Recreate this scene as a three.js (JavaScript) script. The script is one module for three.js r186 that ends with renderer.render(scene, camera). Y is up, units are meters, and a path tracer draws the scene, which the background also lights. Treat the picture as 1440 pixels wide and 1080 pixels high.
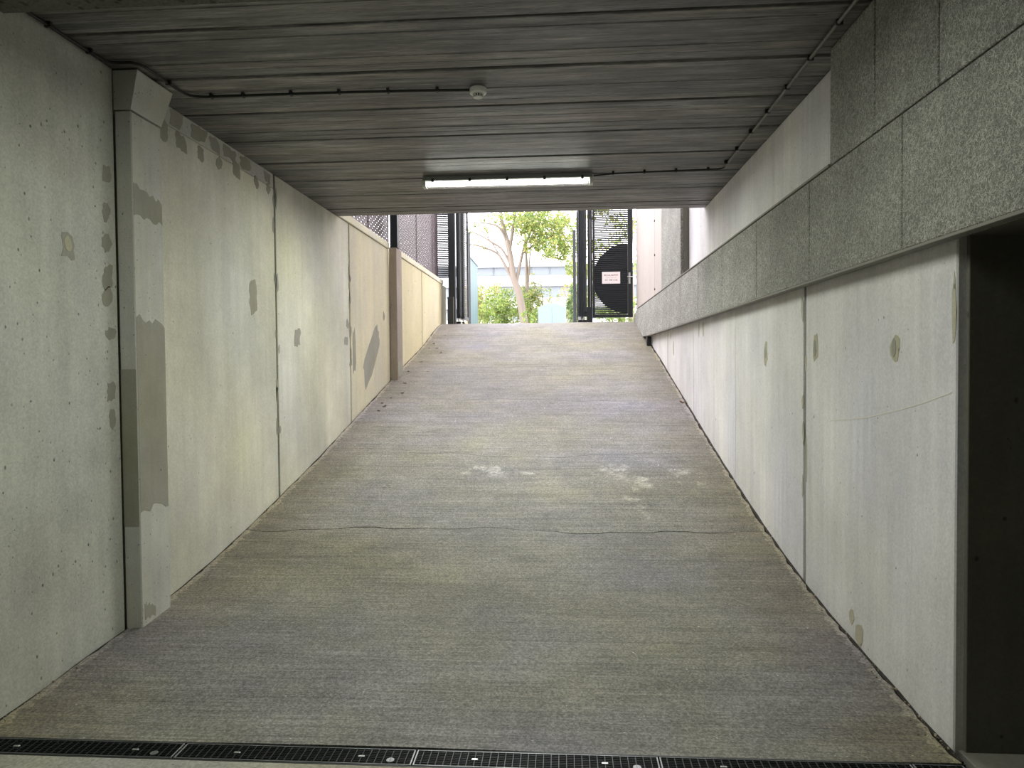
import * as THREE from 'three';
import { RoundedBoxGeometry } from 'three/addons/geometries/RoundedBoxGeometry.js';
import { mergeGeometries } from 'three/addons/utils/BufferGeometryUtils.js';
import { RectAreaLightUniformsLib } from 'three/addons/lights/RectAreaLightUniformsLib.js';
RectAreaLightUniformsLib.init();

// ---------- camera, sky, exposure ----------
const scene = new THREE.Scene();
const camera = new THREE.PerspectiveCamera(55.807, 4 / 3, 0.05, 300);
camera.position.set(0, 1.559, 0);
camera.rotation.order = 'YXZ';
camera.rotation.set(-0.0272, 0.0704, -0.0089);
scene.background = new THREE.Color().setRGB(6.6, 6.3, 6.7);     // even overcast sky
const renderer = new THREE.WebGLRenderer({ antialias: true });
renderer.toneMapping = THREE.LinearToneMapping;
renderer.toneMappingExposure = 1.1;
renderer.shadowMap.enabled = true;
const LAMP = { color: new THREE.Color().setRGB(0.96, 1.0, 0.9), intensity: 172, garage: 108 };

// ---------- measures ----------
const XL = -2.517, XW = 1.5475, XB = 1.448, YC = 3.242, YB0 = 2.034, YB1 = 2.615, ZE = -8.07, YG = 2.42;
const RAMP = [[-20, 0], [2.87, 0], [3.1, 0.004], [3.5, 0.034], [4, 0.068], [4.5, 0.112], [5.24, 0.22], [6.3, 0.42], [7.1, 0.585], [8.5, 0.9], [9.66, 1.165], [10.45, 1.345], [11.4, 1.57], [12.9, 1.905], [14.2, 2.26], [14.7, 2.365], [15.1, 2.412], [15.5, 2.42], [90, 2.42]];
function rampY(z) {
  const d = -z; let i = 1; while (i < RAMP.length - 2 && RAMP[i + 1][0] < d) i++;
  const [x0, y0] = RAMP[i], [x1, y1] = RAMP[i + 1], [xm, ym] = RAMP[i - 1], [x2, y2] = RAMP[Math.min(i + 2, RAMP.length - 1)];
  const s = (y1 - y0) / (x1 - x0), sm = (y0 - ym) / (x0 - xm), s2 = x2 > x1 ? (y2 - y1) / (x2 - x1) : 0;
  const h = x1 - x0, t = Math.min(1, Math.max(0, (d - x0) / h));
  const lim = (a, b) => (a * b <= 0 ? 0 : 2 * a * b / (a + b));
  const m0 = lim(sm, s), m1 = lim(s, s2);
  return (2 * t ** 3 - 3 * t * t + 1) * y0 + (t ** 3 - 2 * t * t + t) * h * m0 + (-2 * t ** 3 + 3 * t * t) * y1 + (t ** 3 - t * t) * h * m1;
}

// ---------- helpers ----------
function rng(seed) { let a = seed >>> 0; return () => { a = (a + 0x6D2B79F5) >>> 0; let t = a; t = Math.imul(t ^ (t >>> 15), t | 1); t ^= t + Math.imul(t ^ (t >>> 7), t | 61); return ((t ^ (t >>> 14)) >>> 0) / 4294967296; }; }
const names = new Map();
function numbered(n) { const k = names.get(n) ?? 0; names.set(n, k + 1); return k ? n + '_' + String(k).padStart(3, '0') : n; }
function shade(m) { m.castShadow = m.receiveShadow = true; return m; }
function thing(name, label, category, pos = [0, 0, 0], turn = 0, group) {
  const o = new THREE.Group(); o.name = numbered(name); o.position.set(...pos); o.rotation.y = turn;
  o.userData = { label, category }; if (group) o.userData.group = group; scene.add(o); return o;
}
function structure(name, label) { const o = new THREE.Group(); o.name = name; o.userData = { label, kind: 'structure' }; scene.add(o); return o; }
function part(name, geo, mat, parent) { const m = shade(new THREE.Mesh(geo, mat)); m.name = name; parent.add(m); return m; }
function single(name, geo, mat, label, category, group) {
  const m = shade(new THREE.Mesh(geo, mat)); m.name = numbered(name); m.userData = { label, category }; if (group) m.userData.group = group; scene.add(m); return m;
}
function worldUV(g0, du = 0, dv = 0) {            // uv in metres from the face's own plane
  const g = g0.index ? g0.toNonIndexed() : g0, p = g.attributes.position, uv = new Float32Array(p.count * 2);
  const a = new THREE.Vector3(), b = new THREE.Vector3(), c = new THREE.Vector3();
  for (let i = 0; i < p.count; i += 3) {
    a.fromBufferAttribute(p, i); b.fromBufferAttribute(p, i + 1); c.fromBufferAttribute(p, i + 2);
    const n = b.clone().sub(a).cross(c.clone().sub(a)), ax = Math.abs(n.x), ay = Math.abs(n.y), az = Math.abs(n.z);
    [a, b, c].forEach((v, k) => {
      const [u, w] = ax >= ay && ax >= az ? [v.z, v.y] : ay >= az ? [v.x, v.z] : [v.x, v.y];
      uv[(i + k) * 2] = u + du; uv[(i + k) * 2 + 1] = w + dv;
    });
  }
  g.setAttribute('uv', new THREE.BufferAttribute(uv, 2)); return g;
}
function box(x0, x1, y0, y1, z0, z1, r = 0, du, dv) {
  const w = Math.abs(x1 - x0), h = Math.abs(y1 - y0), d = Math.abs(z1 - z0);
  const g = r ? new RoundedBoxGeometry(w, h, d, 1, r) : new THREE.BoxGeometry(w, h, d);
  g.translate((x0 + x1) / 2, (y0 + y1) / 2, (z0 + z1) / 2); return worldUV(g, du, dv);
}
const ZYX = new THREE.Matrix4().makeBasis(new THREE.Vector3(0, 0, -1), new THREE.Vector3(0, 1, 0), new THREE.Vector3(1, 0, 0));
function slabX(pts, x0, x1, c = 0.004, du, dv) {   // outline [-z, y], thick from x0 to x1, chamfered
  const s = new THREE.Shape(pts.map(([a, b]) => new THREE.Vector2(a, b)));
  const g = new THREE.ExtrudeGeometry(s, { depth: x1 - x0 - 2 * c, bevelEnabled: c > 0, bevelThickness: c, bevelSize: c, bevelOffset: -c, bevelSegments: 1, steps: 1 });
  g.translate(0, 0, c); g.applyMatrix4(ZYX); g.translate(x0, 0, 0); return worldUV(g, du, dv);
}
function wallOutline(d0, d1, top, sink = 0.04, bottom) {   // from depth d0 to d1, foot following the ramp
  const pts = [], n = Math.max(1, Math.round((d1 - d0) / 0.4)); const foot = (d) => Math.max(bottom ?? -9, rampY(-d) - sink);
  for (let i = 0; i <= n; i++) { const d = d0 + (d1 - d0) * i / n; pts.push([d, foot(d)]); }
  pts.push([d1, top], [d0, top]); return pts;
}
function tube(pts, r, seg = 6, radial = 6, tension) {
  const c = new THREE.CatmullRomCurve3(pts.map((p) => new THREE.Vector3(...p)), false, 'catmullrom', tension ?? 0.3);
  return new THREE.TubeGeometry(c, Math.max(2, seg * (pts.length - 1)), r, radial, false);
}
function limb(pts, radii, radial = 7) {             // tapering branch
  const c = new THREE.CatmullRomCurve3(pts.map((p) => new THREE.Vector3(...p))), n = (pts.length - 1) * 4, g = new THREE.TubeGeometry(c, n, 1, radial, false);
  const p = g.attributes.position, v = new THREE.Vector3();
  for (let i = 0; i <= n; i++) { const t = i / n, f = t * (radii.length - 1), k = Math.min(radii.length - 2, Math.floor(f)), r = radii[k] + (radii[k + 1] - radii[k]) * (f - k), o = c.getPointAt(t);
    for (let j = 0; j <= radial; j++) { const q = i * (radial + 1) + j; v.fromBufferAttribute(p, q).sub(o).multiplyScalar(r).add(o); p.setXYZ(q, v.x, v.y, v.z); } }
  g.computeVertexNormals(); return g;
}
const join = (list) => mergeGeometries(list.map((g) => { const q = g.index ? g.toNonIndexed() : g; for (const k of Object.keys(q.attributes)) if (!['position', 'normal', 'uv'].includes(k)) q.deleteAttribute(k); return q; }));

// ---------- textures ----------
function field(w, h, px, py, seed) {               // tileable smooth noise, px by py cells
  const r = rng(seed), L = new Float32Array(px * py).map(() => r()), out = new Float32Array(w * h), sm = (t) => t * t * (3 - 2 * t);
  const ix = new Int32Array(w), ix1 = new Int32Array(w), fx = new Float32Array(w);
  for (let x = 0; x < w; x++) { const u = x / w * px, i = Math.floor(u); ix[x] = i % px; ix1[x] = (i + 1) % px; fx[x] = sm(u - i); }
  for (let y = 0; y < h; y++) { const v = y / h * py, j = Math.floor(v), a = (j % py) * px, b = ((j + 1) % py) * px, fy = sm(v - j);
    for (let x = 0; x < w; x++) { const f = fx[x], t = L[a + ix[x]] * (1 - f) + L[a + ix1[x]] * f, q = L[b + ix[x]] * (1 - f) + L[b + ix1[x]] * f; out[y * w + x] = t + (q - t) * fy; } }
  return out;
}
function fbm(w, h, px, py, oct, seed, gain = 0.5) {
  const out = new Float32Array(w * h); let amp = 1, sum = 0;
  for (let o = 0; o < oct && px <= w && py <= h; o++) { const f = field(w, h, Math.round(px), Math.round(py), seed + o * 17); for (let i = 0; i < out.length; i++) out[i] += amp * f[i]; sum += amp; amp *= gain; px *= 2; py *= 2; }
  for (let i = 0; i < out.length; i++) out[i] = out[i] / sum - 0.5; return out;
}
const MET = new Map();
function dataTex(w, h, fn, srgb, metresX, metresY) {
  const d = new Uint8Array(w * h * 4), c = [0, 0, 0];
  for (let i = 0; i < w * h; i++) { fn(i, c); d[i * 4] = Math.max(0, Math.min(255, c[0])); d[i * 4 + 1] = Math.max(0, Math.min(255, c[1])); d[i * 4 + 2] = Math.max(0, Math.min(255, c[2])); d[i * 4 + 3] = 255; }
  const t = new THREE.DataTexture(d, w, h, THREE.RGBAFormat); t.wrapS = t.wrapT = THREE.RepeatWrapping; t.magFilter = THREE.LinearFilter; t.minFilter = THREE.LinearMipmapLinearFilter; t.generateMipmaps = true;
  if (srgb) t.colorSpace = THREE.SRGBColorSpace; t.repeat.set(1 / metresX, 1 / metresY); t.needsUpdate = true; return t;
}
function spots(w, h, n, rmin, rmax, seed, stretchY = 1) {   // small pits, 0..1
  const r = rng(seed), out = new Float32Array(w * h);
  for (let k = 0; k < n; k++) { const cx = r() * w, cy = r() * h, rad = rmin + (rmax - rmin) * r() ** 3, a = 0.4 + 0.6 * r(), ry = rad * (1 + (stretchY - 1) * r());
    for (let y = -Math.ceil(ry); y <= ry; y++) for (let x = -Math.ceil(rad); x <= rad; x++) { const q = (x / rad) ** 2 + (y / ry) ** 2; if (q < 1) { const i = ((Math.floor(cy) + y + h) % h) * w + (Math.floor(cx) + x + w) % w; out[i] = Math.max(out[i], a * (1 - q * q)); } } }
  return out;
}
function concrete(o) {   // base [r,g,b] 0-255, streak: upright casting streaks, mott: cloudiness, hue: olive/violet patches, pits
  const N = o.size ?? 1024, A = fbm(N, N, 4, 4, 6, o.seed, 0.6), S = fbm(N, N, 24, 2, 5, o.seed + 1, 0.7), S2 = fbm(N, N, 5, 1, 3, o.seed + 2), G = fbm(N, N, 256, 256, 2, o.seed + 3), H = fbm(N, N, 3, 2, 4, o.seed + 4);
  const P = spots(N, N, o.pits ?? 500, 0.7, o.pit ?? 3.2, o.seed + 5, 1.6), r = rng(o.seed + 6), B = o.base;
  const map = dataTex(N, N, (i, c) => {
    const k = 1 + o.mott * A[i] + o.streak * (S[i] + 0.6 * S2[i]) + (o.grain ?? 0.1) * (G[i] + 0.4 * (r() - 0.5)) - 0.5 * P[i], h = (o.hue ?? 0.05) * H[i] * 2;
    c[0] = B[0] * k * (1 + h * 0.5); c[1] = B[1] * k * (1 + h * 0.35); c[2] = B[2] * k * (1 - h);
  }, true, o.metres, o.metres);
  const bump = dataTex(N, N, (i, c) => { c[0] = c[1] = c[2] = 150 + 40 * A[i] + 30 * S[i] + 40 * G[i] - 120 * P[i]; }, false, o.metres, o.metres);
  return new THREE.MeshStandardMaterial({ map, bumpMap: bump, bumpScale: o.bump ?? 0.0025, roughness: 0.86, color: o.tint ?? 0xffffff });
}
const mLeftNear = concrete({ seed: 11, base: [186, 187, 175], streak: 0.14, mott: 0.26, hue: 0.05, pits: 900, pit: 3.4, metres: 2.2, grain: 0.14 });
const mLeft = concrete({ seed: 31, base: [202, 200, 184], streak: 0.12, mott: 0.26, hue: 0.05, pits: 180, pit: 2.6, metres: 2.4 });
const mLeftYellow = concrete({ seed: 37, base: [205, 199, 176], streak: 0.1, mott: 0.16, hue: 0.06, pits: 120, pit: 2.4, metres: 2.4 });
const mCream = concrete({ seed: 41, base: [212, 203, 166], streak: 0.06, mott: 0.1, hue: 0.05, pits: 60, metres: 2.4, size: 512 });
const mRight = concrete({ seed: 51, base: [213, 211, 210], streak: 0.14, mott: 0.16, hue: 0.035, pits: 240, pit: 2.6, metres: 2.3 });
const mPillar = concrete({ seed: 71, base: [186, 185, 176], streak: 0.1, mott: 0.18, hue: 0.04, pits: 700, pit: 4, metres: 1.2 });
const mPale = concrete({ seed: 61, base: [172, 163, 156], streak: 0.05, mott: 0.08, hue: 0.02, pits: 30, metres: 2, size: 512 });
const mBrown = concrete({ seed: 81, base: [158, 147, 136], streak: 0.08, mott: 0.18, hue: 0.03, pits: 200, metres: 1.5, size: 512 });
const mGarage = concrete({ seed: 91, base: [120, 119, 110], streak: 0.14, mott: 0.2, pits: 300, metres: 2.4, size: 512 });
const mRecessShade = concrete({ seed: 95, base: [104, 102, 94], streak: 0.14, mott: 0.3, pits: 200, metres: 2.4, size: 512 });  // recess concrete, base toned darker to stand for the shade in there
const mFiller = concrete({ seed: 111, base: [150, 148, 136], streak: 0.05, mott: 0.16, pits: 40, metres: 1.0, size: 512, bump: 0.001 });
const mFillerPale = concrete({ seed: 121, base: [176, 172, 152], streak: 0.05, mott: 0.12, pits: 40, metres: 1.0, size: 256, bump: 0.001 });
const mCoping = concrete({ seed: 131, base: [214, 210, 188], streak: 0.03, mott: 0.1, pits: 60, metres: 1.5, size: 512 });

// board-marked ceiling: streaks and knots along x
const ceilMat = (() => {
  const W = 2048, H = 1024, A = fbm(W, H, 12, 40, 5, 201, 0.72), B = fbm(W, H, 2, 14, 3, 211), C = fbm(W, H, 10, 8, 5, 221), G = fbm(W, H, 128, 512, 2, 231), r = rng(5);
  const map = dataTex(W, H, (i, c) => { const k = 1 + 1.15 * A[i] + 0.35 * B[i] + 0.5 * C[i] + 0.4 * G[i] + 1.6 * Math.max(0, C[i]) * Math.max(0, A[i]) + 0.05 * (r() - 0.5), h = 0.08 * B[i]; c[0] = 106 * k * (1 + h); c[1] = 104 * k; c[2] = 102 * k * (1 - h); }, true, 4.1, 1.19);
  const bump = dataTex(W, H, (i, c) => { c[0] = c[1] = c[2] = 128 + 150 * A[i] + 60 * G[i]; }, false, 4.1, 1.19);
  return new THREE.MeshStandardMaterial({ map, bumpMap: bump, bumpScale: 0.004, roughness: 0.5 });
})();
// wood-wool boards: tangled strands
const wool = (() => {
  const N = 1024, V = new Float32Array(N * N).fill(0.2), r = rng(77);
  for (let k = 0; k < 17000; k++) {
    let x = r() * N, y = r() * N, a = r() * 6.283, bend = (r() - 0.5) * 0.14; const n = 8 + r() * 22, tone = 0.3 + 0.7 * r() ** 0.8;
    for (let s = 0; s < n; s++) { x += Math.cos(a); y += Math.sin(a); a += bend; const px = (Math.floor(x) + N) % N, py = (Math.floor(y) + N) % N; V[py * N + px] = tone; V[py * N + (px + 1) % N] = tone * 0.93; if (s % 3) V[((py + 1) % N) * N + px] = tone * 0.86; }
  }
  const A = fbm(N, N, 4, 4, 4, 78), pit = spots(N, N, 1500, 1, 4.5, 79);
  const map = dataTex(N, N, (i, c) => { const k = (0.38 + 0.68 * V[i]) * (1 + 0.2 * A[i]) * (1 - 0.5 * pit[i]); c[0] = 216 * k; c[1] = 216 * k; c[2] = 205 * k; }, true, 0.8, 0.8);
  const bump = dataTex(N, N, (i, c) => { c[0] = c[1] = c[2] = 255 * V[i]; }, false, 0.8, 0.8);
  return new THREE.MeshStandardMaterial({ map, bumpMap: bump, bumpScale: 0.003, roughness: 0.95 });
})();
// broomed ramp concrete, one picture for each pour
const ZCRACK = -5.56;
function rampMaterial(z0, z1, seed, far) {
  const W = 2048, H = 2048, len = z0 - z1, wide = XW - XL, cells = (m) => Math.max(2, Math.round(len / m));
  const broom = fbm(W, H, 9, Math.min(1000, cells(0.007)), 2, seed, 0.7), broom2 = fbm(W, H, 3, cells(0.06), 3, seed + 1), G = fbm(W, H, 500, Math.min(1000, cells(0.009)), 2, seed + 2, 0.8), A = fbm(W, H, 5, cells(0.8), 6, seed + 3, 0.6), Hn = fbm(W, H, 4, cells(0.9), 5, seed + 4, 0.55), E = fbm(W, H, 40, cells(0.03), 3, seed + 5), Q = fbm(W, H, 24, cells(0.16), 5, seed + 6, 0.65), D = fbm(W, H, 6, cells(0.09), 4, seed + 8, 0.6);
  const r = rng(seed + 7), chips = spots(W, H, far ? 300 : 1100, 0.7, 2.6, seed + 9);
  const efflor = far ? [[-0.63, -6.87, 0.3, 0.16], [0.5, -6.9, 0.2, 0.18], [0.85, -6.7, 0.4, 0.2], [1.1, -6.85, 0.3, 0.12], [0.65, -6.3, 0.16, 0.4]] : [];
  const map = dataTex(W, H, (i, c) => {
    const ix = i % W, x = XL + wide * ix / W, z = z1 + len * Math.floor(i / W) / H;
    const edge = Math.min(x - XL, XW - x), smooth = edge < 0.055 + 0.09 * E[i] ? 1 : 0, sideBand = Math.max(0, Math.min(1, (0.62 - edge) / 0.5 + 1.2 * D[i]));  // ragged band beside each wall, slightly darker and warmer
    let k = 1 + (smooth ? 0.12 : 0.3) * broom[i] + 0.1 * broom2[i] + 0.62 * G[i] + 0.3 * (r() - 0.5) + 0.2 * A[i] + 0.24 * Q[i];
    k *= 1 - 0.13 * sideBand * (1 - smooth) - Math.max(0, D[i] - 0.14) * 0.35; if (smooth) k *= 1.1;
    let e = -9; for (const [ex, ez, rx, rz] of efflor) e = Math.max(e, 1 - ((x - ex) / rx) ** 2 - ((z - ez) / rz) ** 2);
    { const w = Math.min(1, Math.max(0, e * 0.5 + Q[i] * 4.2 - 0.25) * 1.6); if (e > -0.6) k *= 1 + 0.26 * w; }
    k *= 1 + 0.9 * chips[i];
    for (const [cz, xa, xb, ph] of far ? [[-9.35, -1.3, 0.75, 0.4], [-7.35, -1.6, 0.9, 2.1], [-11.2, -1.2, 1.2, 4]] : []) if (x > xa && x < xb && Math.abs(z - cz - 0.07 * Math.sin(x * 2.2 + ph) - 0.025 * Math.sin(x * 9 + ph) - 0.03 * D[i]) < 0.007) k *= 0.72;
    const h = 0.24 * Hn[i]; c[0] = 118 * k * (1 + h * 0.35 + 0.1 * sideBand * 0.3); c[1] = 116 * k * (1 + h * 0.3); c[2] = 108 * k * (1 - h * 1.1 - 0.04 * sideBand);
  }, true, 1, 1);
  const bump = dataTex(W, H, (i, c) => { c[0] = c[1] = c[2] = 128 + 110 * broom[i] + 90 * G[i] + 60 * broom2[i]; }, false, 1, 1);
  return new THREE.MeshStandardMaterial({ map, bumpMap: bump, bumpScale: 0.004, roughness: 0.8 });
}
const plain = (hex, rough = 0.6, metal = 0, extra = {}) => new THREE.MeshStandardMaterial({ color: hex, roughness: rough, metalness: metal, ...extra });
const mGate = plain(0x23272b, 0.5, 0.3), mGateRail = plain(0x2e3337, 0.45, 0.3), mBlack = plain(0x0c0d0f, 0.55), mSteel = plain(0xb9bcbb, 0.35, 0.9), mGalv = plain(0x8d9090, 0.42, 0.85), mDarkSteel = plain(0x3a3d3d, 0.5, 0.7), mScreen = plain(0x5c5355, 0.6, 0.2), mCable = plain(0x1b1b1b, 0.6), mConduit = plain(0x6d6b66, 0.5), mWhitePlastic = plain(0xd9d9d2, 0.45), mSealant = plain(0x5b5c53, 0.85), mProfile = plain(0x77756c, 0.7), mDirt = plain(0x2b251d, 0.95);

// ---------- the setting ----------
const crackZ = (x) => ZCRACK + 0.035 * Math.sin(x * 2.1 + 0.6) + 0.022 * Math.sin(x * 5.3 + 1) + 0.012 * Math.sin(x * 13) + 0.006 * Math.sin(x * 31);
function rampSlab(zNear, zFar, rows, seed, uz0, uz1) {
  const cols = 48, pos = [], uv = [], idx = [], r = rng(seed);
  const jl = [], jr = []; for (let j = 0; j <= rows; j++) { jl.push(0.012 + 0.014 * r() ** 2); jr.push(0.018 + 0.018 * r() ** 1.5); }
  for (let j = 0; j <= rows; j++) for (let i = 0; i <= cols; i++) {
    const u = i / cols, x = (XL + jl[j]) * (1 - u) + (XW - jr[j]) * u, za = zNear(x), zb = zFar(x), z = za + (zb - za) * j / rows;
    pos.push(x, rampY(z) + 0.004 * Math.sin(x * 2.3 + z) * Math.sin(z * 1.7), z); uv.push((x - XL) / (XW - XL), (z - uz1) / (uz0 - uz1));
  }
  for (let j = 0; j < rows; j++) for (let i = 0; i < cols; i++) { const a = j * (cols + 1) + i, b = a + 1, c = a + cols + 1, d = c + 1; idx.push(a, b, c, b, d, c); }
  const top = new THREE.BufferGeometry(); top.setAttribute('position', new THREE.Float32BufferAttribute(pos, 3)); top.setAttribute('uv', new THREE.Float32BufferAttribute(uv, 2)); top.setIndex(idx); top.computeVertexNormals();
  const rim = []; for (let i = 0; i <= cols; i++) rim.push(i); for (let j = 1; j <= rows; j++) rim.push(j * (cols + 1) + cols); for (let i = cols - 1; i >= 0; i--) rim.push(rows * (cols + 1) + i); for (let j = rows - 1; j > 0; j--) rim.push(j * (cols + 1));
  const sp = [], su = []; const P = (k, y) => [pos[k * 3], pos[k * 3 + 1] - y, pos[k * 3 + 2]];
  for (let k = 0; k < rim.length; k++) { const a = rim[k], b = rim[(k + 1) % rim.length]; sp.push(...P(a, 0), ...P(a, 0.14), ...P(b, 0), ...P(b, 0), ...P(a, 0.14), ...P(b, 0.14)); for (const q of [a, a, b, b, a, b]) su.push(uv[q * 2], uv[q * 2 + 1]); }
  const skirt = new THREE.BufferGeometry(); skirt.setAttribute('position', new THREE.Float32BufferAttribute(sp, 3)); skirt.setAttribute('uv', new THREE.Float32BufferAttribute(su, 2)); skirt.computeVertexNormals();
  return mergeGeometries([top.toNonIndexed(), skirt]);
}
const floor = structure('floor', 'broomed grey concrete ramp rising from drain to gate');
part('ramp_slab', rampSlab(() => -2.875, (x) => crackZ(x) + 0.004 + 0.004 * Math.sin(x * 3.1), 40, 301, -2.875, -5.7), rampMaterial(-2.875, -5.7, 311, false), floor);
part('ramp_slab', rampSlab((x) => crackZ(x) - 0.006 - 0.003 * Math.sin(x * 7.7), () => -15.6, 110, 302, -5.4, -15.6), rampMaterial(-5.4, -15.6, 341, true), floor);
part('ramp_bed', slabX([...wallOutline(2.9, 15.6, -1.2, 0.13).slice(0, -2).reverse(), [2.9, -1.2], [15.6, -1.2]].reverse(), XL - 0.2, XW + 0.2, 0), mDirt, floor);
function dirtStrip(x0, x1, a, b) { const pts = [], n = 60; for (let i = 0; i <= n; i++) { const d = a + (b - a) * i / n; pts.push([d, rampY(-d) - 0.1]); } for (let i = n; i >= 0; i--) { const d = a + (b - a) * i / n; pts.push([d, rampY(-d) - 0.005 + 0.003 * Math.sin(i * 2.3)]); } return slabX(pts, x0, x1, 0); }
part('joint_dirt', dirtStrip(XL + 0.0005, XL + 0.012, 2.9, 15.5), mDirt, floor);
part('joint_dirt', dirtStrip(XW - 0.018, XW - 0.0005, 2.9, 13.5), mDirt, floor);
const floorGarage = structure('floor_001', 'flat grey concrete garage floor before the drain');
part('floor_slab', box(XL + 0.004, 4.6, -0.2, 0, -2.742, 7, 0.006), concrete({ seed: 401, base: [150, 148, 134], streak: 0.05, mott: 0.3, hue: 0.08, pits: 500, metres: 2.4, grain: 0.3 }), floorGarage);
part('floor_slab', box(XW + 0.02, 4.6, -0.2, 0.0, -2.99, -2.742, 0.004), mGarage, floorGarage);
part('floor_bed', box(XL - 0.2, 4.7, -0.6, -0.2, -2.95, 7.1), mDirt, floorGarage);

// ceiling: boards of cast concrete, each an uneven stepped profile
const ceiling = structure('ceiling', 'dark board-marked concrete ceiling over the ramp');
{
  const joints = [3.12, 3.553, 4.146, 4.741, 5.333, 5.92, 6.512, 7.106, 7.7, 8.07], r = rng(500);
  for (let k = 0; k < joints.length - 1; k++) {
    const a = joints[k] + 0.009, b = joints[k + 1] - 0.009, n = Math.max(2, Math.round((b - a) / 0.1)), pts = [], w = (b - a) / n;
    pts.push([a, YC + 0.02], [a + 0.008, YC + 0.004]);
    for (let i = 0; i < n; i++) { const y = YC + 0.003 * (r() - 0.5), y2 = y + 0.003 * (r() - 0.5), s = a + 0.008 + (w - 0.016 / n) * i, e = s + (w - 0.016 / n); pts.push([s + 0.004, y], [e - 0.003, y2]); if (i < n - 1) pts.push([e - 0.001, y2 + 0.003 * r()]); }
    pts.push([b - 0.008, YC + 0.004], [b, YC + 0.02], [b, YC + 0.3], [a, YC + 0.3]);
    const g = slabX(pts, XL - 0.25, XW + 0.3, 0, r() * 4, r() * 1.2); part('ceiling_board', g, ceilMat, ceiling);
  }
  part('slab_core', box(XL - 0.25, XW + 0.3, YC + 0.1, YC + 0.45, -8.06, -3.1), mGarage, ceiling);
}
const ceilingGarage = structure('ceiling_001', 'dark rough concrete garage ceiling edge before the ramp');
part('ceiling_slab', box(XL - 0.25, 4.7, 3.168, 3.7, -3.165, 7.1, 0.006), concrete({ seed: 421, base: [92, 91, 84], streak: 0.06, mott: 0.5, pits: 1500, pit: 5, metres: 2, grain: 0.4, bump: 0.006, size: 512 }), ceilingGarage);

// filler patches: thin mortar dabs with ragged outline, on a wall face at x
function dab(x, side, z, y, w, h, seed, o = {}) {
  const r = rng(seed), n = o.n ?? 16, pts = [], ph = r() * 6;
  for (let i = 0; i < n; i++) { const a = i / n * 6.2832, k = 1 + (o.rag ?? 0.22) * (r() - 0.5) * 2 + 0.12 * Math.sin(2 * a + ph), sq = o.square ? 1 / Math.max(Math.abs(Math.cos(a)), Math.abs(Math.sin(a))) : 1, u = Math.cos(a) * w / 2 * k * Math.min(sq, 1.3), v = Math.sin(a) * h / 2 * k * Math.min(sq, 1.3), t = o.tilt ?? 0; pts.push([-z + u * Math.cos(t) - v * Math.sin(t), y + u * Math.sin(t) + v * Math.cos(t)]); }
  const th = 0.0016; return slabX(pts, side > 0 ? x - 0.001 : x - th, side > 0 ? x + th : x + 0.001, 0, r() * 2, r() * 2);
}
// ragged mortar skin, straight sides, uneven top and bottom
function skin(x, d0, d1, yb, yt, seed, rag = 0.03) {
  const r = rng(seed), n = 9, pts = []; for (let i = 0; i <= n; i++) pts.push([d0 + (d1 - d0) * i / n, yb + rag * (r() - 0.5) * 2]); for (let i = n; i >= 0; i--) pts.push([d0 + (d1 - d0) * i / n, yt + rag * (r() - 0.5) * 2 - 0.05 * i / n]);
  return slabX(pts, x - 0.001, x + 0.0015, 0, r() * 2, r() * 2);
}

// left wall: upright precast panels, joints of 12 mm between them
const wallLeft = structure('wall_left', 'left wall of tall pale concrete panels with grey filler patches');
part('concrete_panel', slabX(wallOutline(-7, 3.955, YC - 0.001, 0.05), XL - 0.25, XL, 0.004), mLeftNear, wallLeft);
const strip = 3.115;
part('concrete_panel', slabX(wallOutline(4.0, 6.23, strip - 0.003), XL - 0.25, XL, 0.004, 0.7, 0.3), mLeft, wallLeft);
part('concrete_strip', slabX([[4.0, strip], [6.23, strip], [6.23, YC - 0.001], [4.0, YC - 0.001]], XL - 0.25, XL - 0.002, 0.003, 1.1, 0.9), mPillar, wallLeft);
const leftJoints = [[6.268, 8.445, 3.24, 1.7], [8.49, 10.44, 3.24, 0.2], [10.8, 12.88, 3.24, 1.3], [12.93, 14.96, 3.24, 2.1], [14.99, 15.6, 3.24, 0.5]];
for (const [a, b, t, u] of leftJoints) part('concrete_panel', slabX(wallOutline(a, b, t), XL - 0.25, XL, 0.005, u, u * 0.6), a > 10.7 && a < 14 ? mCream : a > 8 ? mLeftYellow : mLeft, wallLeft);
for (const [a, b] of [[6.22, 6.28], [8.44, 8.5], [12.87, 12.94], [14.95, 15]]) part('joint_sealant', slabX(wallOutline(a, b, YC - 0.005), XL - 0.1, XL - 0.016, 0), mSealant, wallLeft);
part('wall_backing', slabX(wallOutline(-7, 15.6, YC - 0.01, 0.3), XL - 0.5, XL - 0.24, 0), mGarage, wallLeft);
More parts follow.
